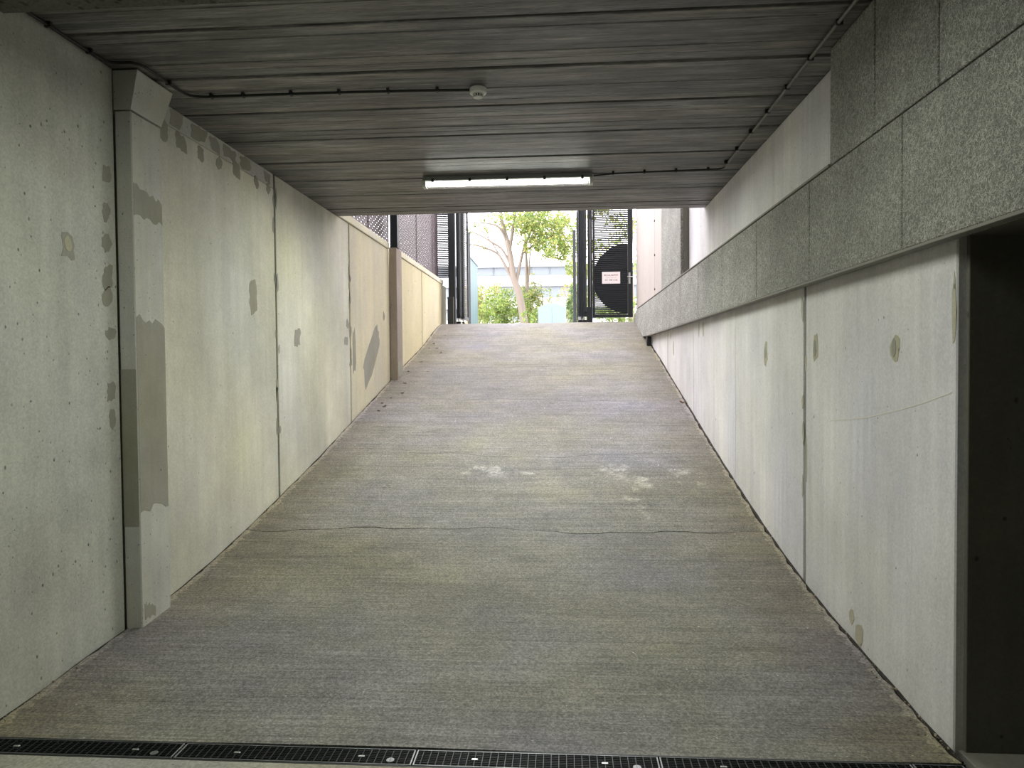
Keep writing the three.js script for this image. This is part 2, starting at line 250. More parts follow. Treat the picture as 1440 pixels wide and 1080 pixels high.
[[-3.886, 2.637, 0.07, 0.09], [-3.871, 2.422, 0.075, 0.1], [-3.871, 2.25, 0.08, 0.11], [-3.87, 2.061, 0.085, 0.12], [-3.866, 1.955, 0.09, 0.11], [-3.889, 1.747, 0.09, 0.08], [-3.88, 1.429, 0.07, 0.1], [-3.884, 1.27, 0.06, 0.1],
 [-5.77, 2.125, 0.17, 0.26], [-6.741, 1.836, 0.15, 0.17], [-8.62, 1.72, 0.13, 0.62], [-10.1, 2.25, 0.1, 0.14], [-8.3, 1.85, 0.12, 0.1], [-8.36, 2.05, 0.08, 0.12],
 [-4.47, 3.06, 0.13, 0.13], [-4.692, 3.05, 0.12, 0.1], [-4.948, 3.05, 0.1, 0.1], [-5.222, 3.06, 0.09, 0.1], [-5.503, 3.085, 0.11, 0.12], [-5.87, 3.08, 0.1, 0.09], [-6.116, 3.085, 0.1, 0.08],
].forEach(([z, y, w, h], i) => part('filler_patch', dab(XL, 1, z, y, w, h, 600 + i, { square: i % 3 === 0, rag: 0.2 }), mFiller, wallLeft));
[[-4.63, 3.18, 0.16, 0.1], [-4.93, 3.18, 0.22, 0.1], [-5.16, 3.175, 0.14, 0.1], [-5.4, 3.18, 0.2, 0.09], [-5.67, 3.18, 0.2, 0.09], [-6.1, 3.18, 0.12, 0.09]].forEach(([z, y, w, h], i) => part('filler_patch', dab(XL - 0.002, 1, z, y, w, h, 640 + i, { square: 1, rag: 0.2 }), mFiller, wallLeft));
{ // long slanted patch before the far pillar, and dabs down the panel joints
  const r = rng(650); part('filler_patch', dab(XL, 1, -9.42, 1.69, 0.34, 0.95, 651, { tilt: -0.92, rag: 0.1, n: 22, square: 1 }), mFiller, wallLeft);
  const ring = part('filler_patch', dab(XL, 1, -3.551, 2.19, 0.1, 0.13, 652, { square: 1 }), mFiller, wallLeft); part('filler_centre', dab(XL + 0.0015, 1, -3.551, 2.195, 0.055, 0.08, 653, { rag: 0.1 }), mFillerPale, ring);
  for (const [d, y0, y1] of [[6.25, 0.9, 3.1], [8.467, 1.3, 3]]) for (let k = 0; k < 15; k++) { const s = r() < 0.5 ? -1 : 1; part('filler_patch', dab(XL, 1, -d - s * (0.022 + 0.02 * r()), y0 + (y1 - y0) * r(), 0.025 + 0.02 * r(), 0.06 + 0.1 * r(), 660 + k + d * 10, { rag: 0.25, n: 10 }), mFiller, wallLeft); }
}
// pillars on the left wall
function pillar(label, d0, d1, xf, top, seed, mat = mPillar) { const o = thing('concrete_pillar', label, 'pillar', [XL, rampY(-(d0 + d1) / 2), -(d0 + d1) / 2]); const g = slabX(wallOutline(d0, d1, top, 0.01), XL, xf, 0.006, seed * 0.37); g.translate(-o.position.x, -o.position.y, -o.position.z); part('shaft', g, mat, o); return o; }
const rel = (o, g) => { g.translate(-o.position.x, -o.position.y, -o.position.z); return g; };
{
  const xf = -2.418, o = pillar('concrete pillar with mortar-patched shaft and flared cap block under the ceiling', 3.965, 4.268, xf, 3.005, 3);
  const cap = new THREE.BufferGeometry(), x0 = XL, x1 = xf + 0.002, x2 = -2.372, z0 = -3.96, z1 = -4.272, z2 = -4.33, y0 = 3.013, y1 = 3.232;
  const v = [[x0, y0, z0], [x1, y0, z0], [x1, y0, z1], [x0, y0, z1], [x0, y1, z0], [x2, y1, z0], [x2, y1, z2], [x0, y1, z2]], F = [[0, 1, 5, 4], [1, 2, 6, 5], [2, 3, 7, 6], [4, 5, 6, 7], [3, 2, 1, 0]], ps = [];
  for (const f of F) for (const k of [0, 1, 2, 0, 2, 3]) ps.push(...v[f[k]]);
  cap.setAttribute('position', new THREE.Float32BufferAttribute(ps, 3)); cap.computeVertexNormals(); part('cap_block', rel(o, worldUV(cap, 0.3, 0.2)), mPillar, o);
  part('mortar_skin', rel(o, skin(xf, 3.972, 4.262, 2.42, 2.6, 701, 0.02)), mFiller, o);
  part('mortar_skin', rel(o, skin(xf, 3.972, 4.262, 0.73, 1.86, 702, 0.025)), mFiller, o);
  part('mortar_skin', rel(o, skin(xf, 3.99, 4.1, 0.1, 0.2, 703, 0.012)), mFiller, o);
  const front = new THREE.PlaneGeometry(0.09, 0.9); front.translate((XL + xf) / 2, 1.1, -3.9635); part('mortar_skin', rel(o, worldUV(front)), mFiller, o);
  const o2 = pillar('narrow concrete pillar carrying a dark steel post beside the mesh screen', 10.45, 10.785, -2.405, 3.27, 9, mBrown);
  part('mortar_skin', rel(o2, skin(-2.405, 10.458, 10.775, 1.4, 1.62, 704, 0.02)), mFiller, o2);
}
const coping = structure('trim_1', 'pale coping along the top of the left wall');
for (const [a, b] of [[8.02, 10.44], [10.795, 13.5], [13.508, 15.2]]) part('coping_stone', slabX([[a, 3.246], [b, 3.246], [b, 3.338], [a, 3.338]], XL - 0.26, XL + 0.014, 0.006, a), mCoping, coping);

// right wall: low concrete panels, concrete above the ledge, pale panels near the gate
const wallRight = structure('wall_right', 'right wall of smooth pale concrete panels below the wood-wool band');
const rightJoints = [[2.975, 4.752, 0], [4.8, 6.648, 1.4], [6.656, 8.75, 0.6], [8.758, 10.85, 2.2], [10.9, 13.6, 0.9]];
for (const [a, b, u] of rightJoints) part('concrete_panel', slabX(wallOutline(a, b, Math.max(2.3, rampY(-b) + 0.2)), XW, XW + 0.25, 0.006, u, u * 0.4), mRight, wallRight);
for (const [a, b] of [[4.745, 4.806], [6.64, 6.66], [8.74, 8.77], [10.84, 10.91]]) part('joint_sealant', slabX(wallOutline(a, b, 2.25), XW + 0.018, XW + 0.1, 0), mSealant, wallRight);
part('concrete_panel', slabX([[4.0, 2.3], [9.03, 2.3], [9.03, 6], [8.09, 6], [8.09, YC - 0.002], [4.0, YC - 0.002]], XW, XW + 0.25, 0.004, 0.8, 0.2), mRight, wallRight);
for (const [a, b, u] of [[10.79, 11.93, 0.3], [11.945, 14.85, 1.9]]) { const p = part('cladding_panel', slabX([[a, 2.4], [b, 2.4], [b, 6], [a, 6]], 1.492, XW + 0.2, 0.005, u, 0.3), mPale, wallRight);
  for (let k = 0; k < 4; k++) { const g = new THREE.CylinderGeometry(0.018, 0.018, 0.012, 10); g.rotateZ(Math.PI / 2); g.translate(1.487, 2.75 + k * 0.55, -b + 0.04); part('bolt', g, mDarkSteel, p); } }
part('wall_backing', slabX([[3.0, -0.3], [15, 2.1], [15, 6], [8.09, 6], [8.09, YC], [3.0, YC]], XW + 0.24, XW + 0.6, 0), mGarage, wallRight);
[[-3.505, 1.621, 0.1, 0.14], [-4.575, 1.64, 0.09, 0.18], [-5.67, 1.625, 0.11, 0.16], [-2.995, 1.75, 0.03, 0.26], [-4.81, 1.3, 0.03, 0.1], [-4.82, 1.9, 0.04, 0.16], [-4.75, 1.55, 0.025, 0.12], [-4.74, 0.95, 0.03, 0.3], [-4.81, 0.75, 0.025, 0.14], [-4.8, 1.1, 0.03, 0.14], [-8.4, 1.95, 0.06, 0.16], [-8.15, 1.93, 0.1, 0.16], [-10.3, 1.75, 0.1, 0.2], [-3.9, 0.12, 0.1, 0.12], [-4.0, 0.18, 0.06, 0.1], [-10.55, 1.95, 0.08, 0.1],
].forEach(([z, y, w, h], i) => { const p = part('filler_patch', dab(XW, -1, z, y, w, h, 740 + i, { rag: 0.22, n: 12 }), mFillerPale, wallRight); if (i < 3) part('filler_centre', dab(XW - 0.0015, -1, z - 0.01, y, w * 0.5, h * 0.55, 780 + i, { rag: 0.1 }), mFiller, p); });
{ const line = [[1.214, -4.322], [1.272, -3.81], [1.34, -3.423], [1.379, -3.228], [1.431, -3.011]], pts = [...line.map(([y, z]) => [-z, y + 0.003]), ...line.slice().reverse().map(([y, z]) => [-z, y - 0.003])]; part('scratch_mark', slabX(pts, XW - 0.0012, XW + 0.001, 0), plain(0xd8d6ce, 0.9), wallRight); }
const soffit = structure('wall_niche', 'concrete recess beside the drain, end wall and soffit toned darker for its shade');
part('end_wall', box(XW + 0.036, 4.6, -0.2, YB0 + 0.25, -3.4, -2.958, 0.006, 0.4), mRecessShade, soffit);
part('soffit_slab', box(XB + 0.1, 4.6, YB0 + 0.01, YB0 + 0.3, -2.98, -1.6), mRecessShade, soffit);
part('return_wall', box(XW, 4.6, -0.2, YB0 + 0.2, -1.65, 7), mGarage, soffit);
part('side_wall', box(3.6, 3.9, -0.2, YB0 + 0.2, -3.0, -1.6), mGarage, soffit);

const facade = structure('wall_front', 'concrete storeys of the building standing over the ramp ceiling');
part('storey_wall', box(XL - 0.25, 14, YC + 0.31, 13, -8.06, -7.7), mGarage, facade);
part('storey_wall', box(XW + 0.61, XW + 0.9, 2.2, 13, -15, -8.07), mGarage, facade);
const wallWool = structure('wall_upper_right', 'wood-wool boards cladding the beam along the right wall');
{
  const r = rng(800), bj = [-7, -2.8, -1.6, -0.4, 0.85, 2.05, 3.228, 4.394, 5.56, 6.74, 7.9, 9.08, 10.26, 11.55, 12.75, 14.2];
  for (let k = 0; k < bj.length - 1; k++) { const a = bj[k] + 0.005, b = bj[k + 1] - 0.005; part('wood_wool_board', slabX(wallOutline(a, b, YB1 - 0.004, 0.02, YB0), XB, XW - 0.002, 0.004, r() * 3, r() * 3), wool, wallWool); }
  part('wood_wool_board', slabX([[14.203, rampY(-14.2) - 0.02], [14.95, rampY(-14.95) - 0.02], [14.95, 2.53], [14.35, YB1 - 0.01], [14.203, YB1 - 0.004]], XB + 0.004, XW - 0.002, 0.004, 1, 1), wool, wallWool);
  const uj = [-7, -4, -2, -0.6, 0.05, 0.63, 1.2, 1.78, 2.355, 2.93, 3.504, 4.07];
  for (let k = 0; k < uj.length - 1; k++) { const a = uj[k] + 0.005, b = uj[k + 1] - 0.005; const lo = 3.164, hi = YC - 0.003, top = b < 3.1 ? [[b, lo], [a, lo]] : a > 3.1 ? [[b, hi], [a, hi]] : [[b, hi], [3.172, hi], [3.172, lo], [a, lo]]; part('wood_wool_board', slabX([[a, YB1 + 0.004], [b, YB1 + 0.004], ...top], XB, XW - 0.002, 0.004, r() * 3, r() * 3), wool, wallWool); }
  part('beam_core', slabX([[-7, YB0 + 0.01], [2.98, YB0 + 0.01], [2.98, YC], [-7, YC]], XW, XW + 0.6, 0), mGarage, wallWool);
  part('edge_profile', slabX(wallOutline(-7, 12.7, YB0 + 0.002, 0, YB0 - 0.012), XB + 0.002, XB + 0.045, 0.002), mProfile, wallWool);
}
const ledge = structure('trim_2', 'thin grey metal flashing on the ledge of the wood-wool band');
part('flashing', slabX([[4.075, YB1], [14.2, YB1], [14.2, YB1 + 0.014], [4.075, YB1 + 0.014]], XB - 0.006, XW, 0.002), mProfile, ledge);
{
  const core = part('pilaster', box(XB + 0.03, XW + 0.2, YB1 + 0.016, 6, -10.78, -9.04, 0.004), mGarage, wallRight);
  part('wood_wool_board', box(XB - 0.002, XB + 0.03, YB1 + 0.016, 6, -10.78, -9.042, 0.003), wool, core);
}
const back = structure('wall_back', 'rear concrete wall of the garage');
part('wall_slab', box(XL - 0.3, 4.7, -0.3, 3.7, 6.9, 7.1), mGarage, back);
// ---------- drain ----------
const channel = structure('trim_3', 'black drain channel set across the foot of the ramp');
part('channel_floor', box(XL + 0.004, XW - 0.01, -0.19, -0.15, -2.87, -2.745), mBlack, channel);
for (const [z0, z1] of [[-2.874, -2.868], [-2.748, -2.742]]) part('channel_edge', box(XL + 0.004, XW - 0.01, -0.16, -0.001, z0, z1), mDarkSteel, channel);
{
  const zA = -2.864, zB = -2.752, len = 0.965;
  const bars = (L) => { const l = []; const n = Math.round(L / 0.0305); for (let i = 1; i < n; i++) l.push(box(L * i / n - 0.0016, L * i / n + 0.0016, -0.022, 0, zA + 0.003, zB - 0.003)); for (let j = 1; j < 9; j++) { const z = zA + (zB - zA) * j / 9; l.push(box(0, L, -0.02, -0.003, z - 0.0011, z + 0.0011)); } return join(l); };
  const grate = (x, L, g, label) => {
    const o = thing('drain_grate', label, 'grate', [x, 0, 0], 0, 'drain grates at the foot of the ramp');
    for (const [a, b, c, d] of [[0.002, L - 0.002, zA, zA + 0.004], [0.002, L - 0.002, zB - 0.004, zB], [0.002, 0.008, zA, zB], [L - 0.008, L - 0.002, zA, zB]]) part('frame_bar', box(a, b, -0.025, 0, c, d, 0.001), mGalv, o);
    const m = part('grid', g, mDarkSteel, o); m.userData.kind = 'stuff';
    for (const f of [0.25, 0.78]) if (f * len < L - 0.03) part('lock_plate', box(f * len - 0.013, f * len + 0.013, -0.012, 0.001, -2.812, -2.8, 0.002), mSteel, o);
    if (L > 0.5) { const c = new THREE.CylinderGeometry(0.016, 0.016, 0.006, 12); c.translate(L - 0.09, -0.003, -2.785); part('badge', c, mGalv, o); }
    return o;
  };
  const full = bars(len), across = [[-1.567, 'full mesh drain grate adjoining the one against the left wall'], [-0.6, 'mesh drain grate between two other full grates'], [0.367, 'full mesh drain grate adjoining the short cut grate']];
  for (const [x, lab] of across) grate(x, len, full, lab);
  grate(XL + 0.01, -1.57 - XL - 0.012, bars(-1.57 - XL - 0.012), 'galvanised mesh drain grate ending against the left wall');
  grate(1.334, XW - 0.02 - 1.334, bars(XW - 0.02 - 1.334), 'short cut drain grate by the recess corner');
}
// ---------- ceiling fittings ----------
function stripLight(label, pos, turn, intensity) {
  const o = thing('fluorescent_light', label, 'ceiling light', pos, turn);
  const L = 1.5, h = L / 2;
  const prof = (pts, l, x = 0) => { const g = new THREE.ExtrudeGeometry(new THREE.Shape(pts.map(([a, b]) => new THREE.Vector2(a, b))), { depth: l, bevelEnabled: false }); g.translate(0, 0, -l / 2); g.applyMatrix4(ZYX); g.translate(x, 0, 0); return g; };
  part('housing', prof([[-0.05, -0.012], [-0.068, -0.052], [0.068, -0.052], [0.05, -0.012]], L), plain(0x9b9e9a, 0.5), o);
  for (const x of [-0.5, 0.5]) part('bracket', new THREE.BoxGeometry(0.05, 0.014, 0.09).translate(x, -0.007, 0), mGalv, o);
  const tubeMat = new THREE.MeshStandardMaterial({ color: 0xffffff, emissive: new THREE.Color().setRGB(0.97, 1, 0.92), emissiveIntensity: 14 });
  const tg = new THREE.CylinderGeometry(0.013, 0.013, L - 0.08, 12); tg.rotateZ(Math.PI / 2); tg.translate(0, -0.078, 0); part('tube', tg, tubeMat, o);
  part('reflector', new THREE.BoxGeometry(L - 0.06, 0.004, 0.11).translate(0, -0.054, 0), plain(0xf2f2ee, 0.5), o);
  const gl = new THREE.MeshPhysicalMaterial({ color: 0xffffff, transmission: 1, thickness: 0, roughness: 0.12, ior: 1.45 });
  const dif = []; const P = [[-0.064, -0.053], [-0.058, -0.088], [-0.045, -0.1], [0.045, -0.1], [0.058, -0.088], [0.064, -0.053]];
  for (let k = 0; k < P.length - 1; k++) { const [a, b] = P[k], [c, d] = P[k + 1], g = new THREE.BufferGeometry(); const A = [-h + 0.02, b, -a], B = [h - 0.02, b, -a], C = [h - 0.02, d, -c], D = [-h + 0.02, d, -c]; g.setAttribute('position', new THREE.Float32BufferAttribute([...A, ...B, ...C, ...A, ...C, ...D], 3)); g.computeVertexNormals(); dif.push(g); }
  part('diffuser', mergeGeometries(dif), gl, o);
  for (const s of [-1, 1]) part('end_cap', prof([[-0.066, -0.05], [-0.06, -0.088], [-0.046, -0.102], [0.046, -0.102], [0.06, -0.088], [0.066, -0.05]], 0.03, s * (h - 0.01)), plain(0xc9cbc3, 0.5), o);
  for (let k = 0; k < 5; k++) for (const s of [-1, 1]) part('clip', new THREE.BoxGeometry(0.022, 0.03, 0.008).translate(-0.66 + k * 0.33, -0.052, s * 0.069), mDarkSteel, o);
  const l = new THREE.RectAreaLight(LAMP.color, intensity, 1.4, 0.08); l.position.set(0, -0.108, 0); l.rotation.x = -Math.PI / 2; l.castShadow = true; l.name = 'tube_light'; o.add(l);
}
stripLight('long ceiling light with glowing tube over the middle of the ramp', [-0.48, YC, -6.47], 0.012, LAMP.intensity);
stripLight('long ceiling light on the garage ceiling above the drain', [-0.48, 3.167, -2.78], 0, LAMP.garage);
{
  const o = thing('smoke_detector', 'small white smoke detector on the ceiling', 'detector', [-0.505, YC, -4.44]);
  const lathe = (pts) => new THREE.LatheGeometry(pts.map(([a, b]) => new THREE.Vector2(a, b)), 28);
  part('base', lathe([[0, 0], [0.05, 0], [0.053, -0.004], [0.053, -0.028], [0.049, -0.034], [0.036, -0.036], [0, -0.036]]), mWhitePlastic, o);
  part('sensor_cap', lathe([[0, -0.05], [0.024, -0.05], [0.029, -0.053], [0.029, -0.057], [0.024, -0.06], [0.014, -0.056], [0, -0.058]]), mWhitePlastic, o);
  const f = []; for (let k = 0; k < 12; k++) { const g = new THREE.BoxGeometry(0.004, 0.016, 0.007); g.translate(0.03, -0.043, 0); g.rotateY(k * Math.PI / 6); f.push(g); } part('vent_ribs', join(f), mWhitePlastic, o);
  part('sensor_core', new THREE.CylinderGeometry(0.022, 0.022, 0.016, 16).translate(0, -0.043, 0), mBlack, o);
}
{
  const y = YC - 0.016, o = thing('ceiling_cable', 'black cable clipped from the smoke detector to the left wall', 'cable', [-1.4, YC, -4.38]);
  const run = [[-0.556, y, -4.424], [-0.75, y, -4.41], [-0.932, y, -4.4], [-1.337, y, -4.387], [-1.883, y, -4.382], [-2.2, y, -4.38], [-2.28, y, -4.34], [-2.3, y, -4.2], [-2.3, y, -3.95], [-2.315, y, -3.88], [-2.35, y, -3.855], [-2.43, y, -3.85], [-2.468, y, -3.82], [-2.48, y, -3.7], [-2.484, y, -3.43], [-2.487, y, -3.15]];
  part('cable', rel(o, tube(run, 0.0085, 6, 8)), mCable, o);
  for (const [x, z, a] of [[-0.75, -4.41, 0], [-1.05, -4.397, 0], [-1.35, -4.387, 0], [-1.65, -4.383, 0], [-1.95, -4.382, 0], [-2.15, -4.38, 0], [-2.3, -4.15, 1], [-2.48, -3.7, 1], [-2.484, -3.4, 1]]) part('clip', rel(o, a ? box(x - 0.014, x + 0.02, YC - 0.028, YC - 0.001, z - 0.008, z + 0.008, 0.003) : box(x - 0.008, x + 0.008, YC - 0.028, YC - 0.001, z - 0.014, z + 0.02, 0.003)), mCable, o);
}
{
  const y = YC - 0.018, o = thing('ceiling_conduit', 'grey conduit running from the ceiling light along the right wall', 'conduit', [1.37, YC, -4.7]);
  part('pipe', rel(o, tube([[1.36, y, -3.12], [1.362, y, -3.5], [1.366, y, -4.06], [1.374, y, -4.66], [1.38, y, -5.34], [1.385, y, -6.3]], 0.0095, 6, 8)), mConduit, o);
  part('cable', rel(o, tube([[1.385, y, -6.28], [1.384, y, -6.36], [1.33, y, -6.4], [0.9, y, -6.425], [0.5, y, -6.455], [0.28, y - 0.01, -6.475]], 0.007, 8, 8)), mCable, o);
  for (const z of [-3.3, -3.72, -4.14, -4.56, -4.98, -5.4, -5.82, -6.2]) part('clip', rel(o, box(1.352, 1.38 + 0.006, YC - 0.029, YC - 0.001, z - 0.008, z + 0.008, 0.003)), mCable, o);
  for (const x of [0.45, 0.72, 0.99, 1.26]) part('clip', rel(o, box(x - 0.01, x + 0.01, YC - 0.03, YC - 0.001, -6.455 + 0.05 * (x - 0.45) - 0.012, -6.455 + 0.05 * (x - 0.45) + 0.02, 0.003)), mCable, o);
}

// ---------- screens and gate ----------
function meshPanel(d0, d1, y0, y1) {                   // expanded metal: crossing slanted strands
  const l = [], W = d1 - d0, H = y1 - y0, pitch = 0.08, sl = 0.5;
  for (const s of [-1, 1]) for (let c = -W * sl - H; c < W * sl + H; c += pitch) {
    let a = [], f = (u) => (s > 0 ? u * sl + c : (W - u) * sl + c);
    let u0 = 0, u1 = W; const ub = s > 0 ? (0 - c) / sl : W + c / sl, ut = s > 0 ? (H - c) / sl : W - (H - c) / sl; u0 = Math.max(0, Math.min(ub, ut)); u1 = Math.min(W, Math.max(ub, ut)); if (u1 - u0 < 0.02) continue;
    const A = [u0, f(u0)], B = [u1, f(u1)], len = Math.hypot(B[0] - A[0], B[1] - A[1]), g = new THREE.BoxGeometry(len, 0.05, 0.006); g.rotateZ(Math.atan2(B[1] - A[1], B[0] - A[0])); g.translate((A[0] + B[0]) / 2, (A[1] + B[1]) / 2, s * 0.004); l.push(g);
  }
  const g = join(l); g.applyMatrix4(ZYX); return g;
}
for (const [a, b, lab] of [[7.9, 9.61, 'expanded metal screen above the coping reaching under the ceiling edge'], [9.63, 10.77, 'expanded metal screen bay between seam and dark steel post'], [10.93, 12.85, 'expanded metal screen bay just beyond the dark steel post'], [12.87, 14.44, 'expanded metal screen bay above the far left wall panels'], [14.46, 15.05, 'narrow expanded metal screen bay beside the gate post']]) {
  const o = thing('mesh_screen', lab, 'screen', [-2.6, 3.34, -a], 0, 'expanded metal screens'), W = b - a, H = 1.9;
  const m = part('mesh', meshPanel(0, W, 0.02, H), mScreen, o); m.userData.kind = 'stuff';
  for (const [p, q, r, s] of [[0, W, 0, 0.03], [0, W, H - 0.03, H], [0, 0.02, 0.03, H - 0.03], [W - 0.02, W, 0.03, H - 0.03]]) part('frame_bar', slabX([[p, r], [q, r], [q, s], [p, s]], -0.012, 0.012, 0.002), mScreen, o);
}
single('steel_post', box(-2.505, -2.395, 3.272, 5.3, -10.6, -10.47, 0.006), plain(0x20262b, 0.5, 0.4), 'dark square steel post standing on the narrow concrete pillar', 'post');
function slatScreen(o, W, H, n, mat, d = 0.03, along = 'x') { const g = along === 'x' ? new RoundedBoxGeometry(W, 0.029, d, 1, 0.002) : new RoundedBoxGeometry(d, 0.029, W, 1, 0.002); for (let k = 0; k < n; k++) { const m = part('slat', g, mat, o); m.position.set(along === 'x' ? W / 2 : 0, 0.06 + (H - 0.12) * k / (n - 1), along === 'x' ? 0 : -W / 2); } }
const zG = -15.1, GH = 2.55;
{ // fixed slats left of the gate
  const o = thing('slat_screen', 'narrow fixed slat screen above the left wall end', 'screen', [-2.66, 3.345, -15.2]);
  slatScreen(o, 0.3, 1.75, 42, mGate); for (const x of [0, 0.3]) part('frame_bar', box(x - 0.012, x + 0.012, 0, 1.75, -0.02, 0.02, 0.002), mGate, o);
}
{
  const o = thing('gate_post', 'dark steel gate post beside the left slat screen', 'post', [-2.3, YG, zG]);
  part('post', box(-0.07, 0.07, -0.01, GH, -0.08, 0.07, 0.006), mGate, o);
  part('guard_angle', box(-0.09, 0.03, -0.01, 0.55, 0.08, 0.1, 0.003), mGateRail, o);
  part('guard_edge', box(0.03, 0.045, -0.01, 0.55, 0.075, 0.1, 0.002), mGalv, o);
}
function leaf(label, x, z, W, H, lift, foot, hw, slat) {   // folded leaf standing along the depth
  const o = thing('gate_leaf', label, 'gate leaf', [x, YG, z], 0, undefined);
  part('stile', box(-hw, hw, lift, H, -0.06, 0, 0.004), mGateRail, o); part('stile', box(-hw, hw, lift, H, -W, -W + 0.06, 0.004), mGateRail, o);
  part('rail', box(-0.028, 0.028, lift, lift + 0.06, -W + 0.06, -0.06, 0.004), mGateRail, o); part('rail', box(-0.028, 0.028, H - 0.06, H, -W + 0.06, -0.06, 0.004), mGateRail, o);
  const g = new RoundedBoxGeometry(slat, 0.024, W - 0.12, 1, 0.001), n = Math.round((H - lift - 0.12) / 0.041); for (let k = 0; k < n; k++) { const m = part('slat', g, mGate, o); m.position.set(0, lift + 0.08 + k * 0.041, -W / 2); }
  part('guide_bar', new THREE.CylinderGeometry(0.012, 0.012, H - lift - 0.2, 8).translate(foot * hw * 0.4, (H + lift) / 2, 0.012), mDarkSteel, o);
  part('pivot_foot', box(-hw, hw, -0.008, 0.05, -0.12, 0.03, 0.006), mBlack, o); part('pivot_pin', new THREE.CylinderGeometry(0.016, 0.016, lift - 0.04, 10).translate(0, lift / 2 + 0.02, -0.03), mSteel, o);
  return o;
}
leaf('folded slatted gate leaf next to the left gate post', -2.193, -15.24, 0.8, GH, 0.12, 1, 0.043, 0.05);
leaf('folded slatted gate leaf facing the driveway on the teal panel side', -2.112, -15.38, 0.8, GH, 0.12, -1, 0.02, 0.006);
leaf('folded slatted gate leaf on the driveway side of the wicket', 0.366, -15.22, 1.2, GH, 0.12, -1, 0.044, 0.03);
leaf('folded slatted gate leaf between driveway leaf and wicket post', 0.459, -15.2, 1.2, GH, 0.12, 1, 0.045, 0.03);
{
  const o = thing('gate_post', 'dark steel post on which the wicket door hangs', 'post', [0.567, YG, zG]);
  part('post', box(-0.046, 0.05, -0.01, GH, -0.06, 0.05, 0.005), mGate, o); part('hinge_strip', box(0.0, 0.014, 0.25, 2.1, 0.05, 0.062, 0.002), mGalv, o); part('foot_plate', box(-0.07, 0.045, -0.008, 0.3, 0.055, 0.075, 0.003), mGate, o);
}
for (const [x, lab] of [[-2.215, 'slim outer fence post beside the teal panel'], [0.285, 'slim outer fence post by the driveway shrubs']]) { const o = thing('fence_post', lab, 'post', [x, YG, -17.2]); part('post', box(-0.035, 0.035, -0.005, 2.26, -0.035, 0.035, 0.004), plain(0x4a4d50, 0.5, 0.4), o); part('post_cap', box(-0.04, 0.04, 2.262, 2.275, -0.04, 0.04, 0.003), mGate, o); }
{
  const x0 = 0.622, x1 = 1.442, o = thing('wicket_door', 'black slatted wicket door with dark half disc plate', 'door', [x0, YG, zG]), W = x1 - x0, b = 0.085;
  part('stile', box(0, 0.045, b, GH, -0.03, 0.03, 0.004), mGate, o); part('stile', box(W - 0.1, W, b, GH, -0.03, 0.03, 0.004), mGate, o);
  part('rail', box(0.045, W - 0.1, b, b + 0.06, -0.028, 0.028, 0.004), mGate, o); part('rail', box(0.045, W - 0.1, GH - 0.06, GH, -0.028, 0.028, 0.004), mGate, o);
  const g = new RoundedBoxGeometry(W - 0.145, 0.028, 0.028, 1, 0.002), n = 58; for (let k = 0; k < n; k++) { const m = part('slat', g, plainSlat(), o); m.position.set(0.045 + (W - 0.145) / 2, b + 0.08 + k * 0.0405, 0); }
  const s = new THREE.Shape(), cx = W - 0.1, R = 0.715; s.absarc(0, 0, R, Math.PI / 2, Math.PI * 1.5, false); s.lineTo(0, R);
  const d = new THREE.ExtrudeGeometry(s, { depth: 0.004, bevelEnabled: false, curveSegments: 40 }); d.translate(cx, 3.305 - YG, -0.022); part('half_disc', d, mBlack, o);
  const lock = part('lock_plate', box(W - 0.088, W - 0.048, 0.77, 1.0, 0.031, 0.037, 0.002), mSteel, o); part('door_handle', new THREE.CylinderGeometry(0.011, 0.011, 0.11, 8).rotateZ(Math.PI / 2).translate(W - 0.06, 0.91, 0.07), mSteel, lock); part('handle_neck', new THREE.CylinderGeometry(0.01, 0.01, 0.04, 8).rotateX(Math.PI / 2).translate(W - 0.07, 0.91, 0.052), mSteel, lock);
  part('edge_strip', box(W - 0.106, W - 0.1, b + 0.06, GH - 0.06, 0.028, 0.032), mGalv, o);
}
function plainSlat() { return mGate; }
{ // notice on the wicket: print too small to read in the photograph
  const c = document.createElement('canvas'); c.width = 512; c.height = 338; const x = c.getContext('2d');
  x.fillStyle = '#e6dedd'; x.fillRect(0, 0, 512, 338); x.textAlign = 'center'; x.textBaseline = 'middle';
  x.fillStyle = '#7a4a48'; x.font = 'bold 62px sans-serif'; x.fillText('BIJ CALAMITEIT', 256, 92, 410);
  x.fillStyle = '#b79a98'; x.font = '38px sans-serif'; x.fillText('kunt u bellen met', 256, 166, 400);
  x.fillStyle = '#6b5352'; x.font = 'bold 54px sans-serif'; x.fillText('037 - 888 1 232', 256, 234, 360);
  const t = new THREE.CanvasTexture(c); t.colorSpace = THREE.SRGBColorSpace;
  const o = thing('notice_sign', 'white notice sign with two printed lines on the wicket slats', 'sign', [1.0, 3.32, zG + 0.019]);
  part('plate', box(-0.185, 0.185, -0.122, 0.122, -0.002, 0.003, 0.001), plain(0xd8d2d0, 0.5), o);
  const p = new THREE.PlaneGeometry(0.364, 0.238); p.translate(0, 0, 0.0036); part('print', p, new THREE.MeshStandardMaterial({ map: t, roughness: 0.5 }), o);
}

single('gap_shade_block', box(1.452, 1.53, rampY(-12.72) - 0.01, YB0 - 0.014, -12.8, -12.68, 0.006), mBlack, 'small black block standing in for the dark gap where the wood-wool band meets the ramp', 'block');  // black block put in for the dark gap at the band end
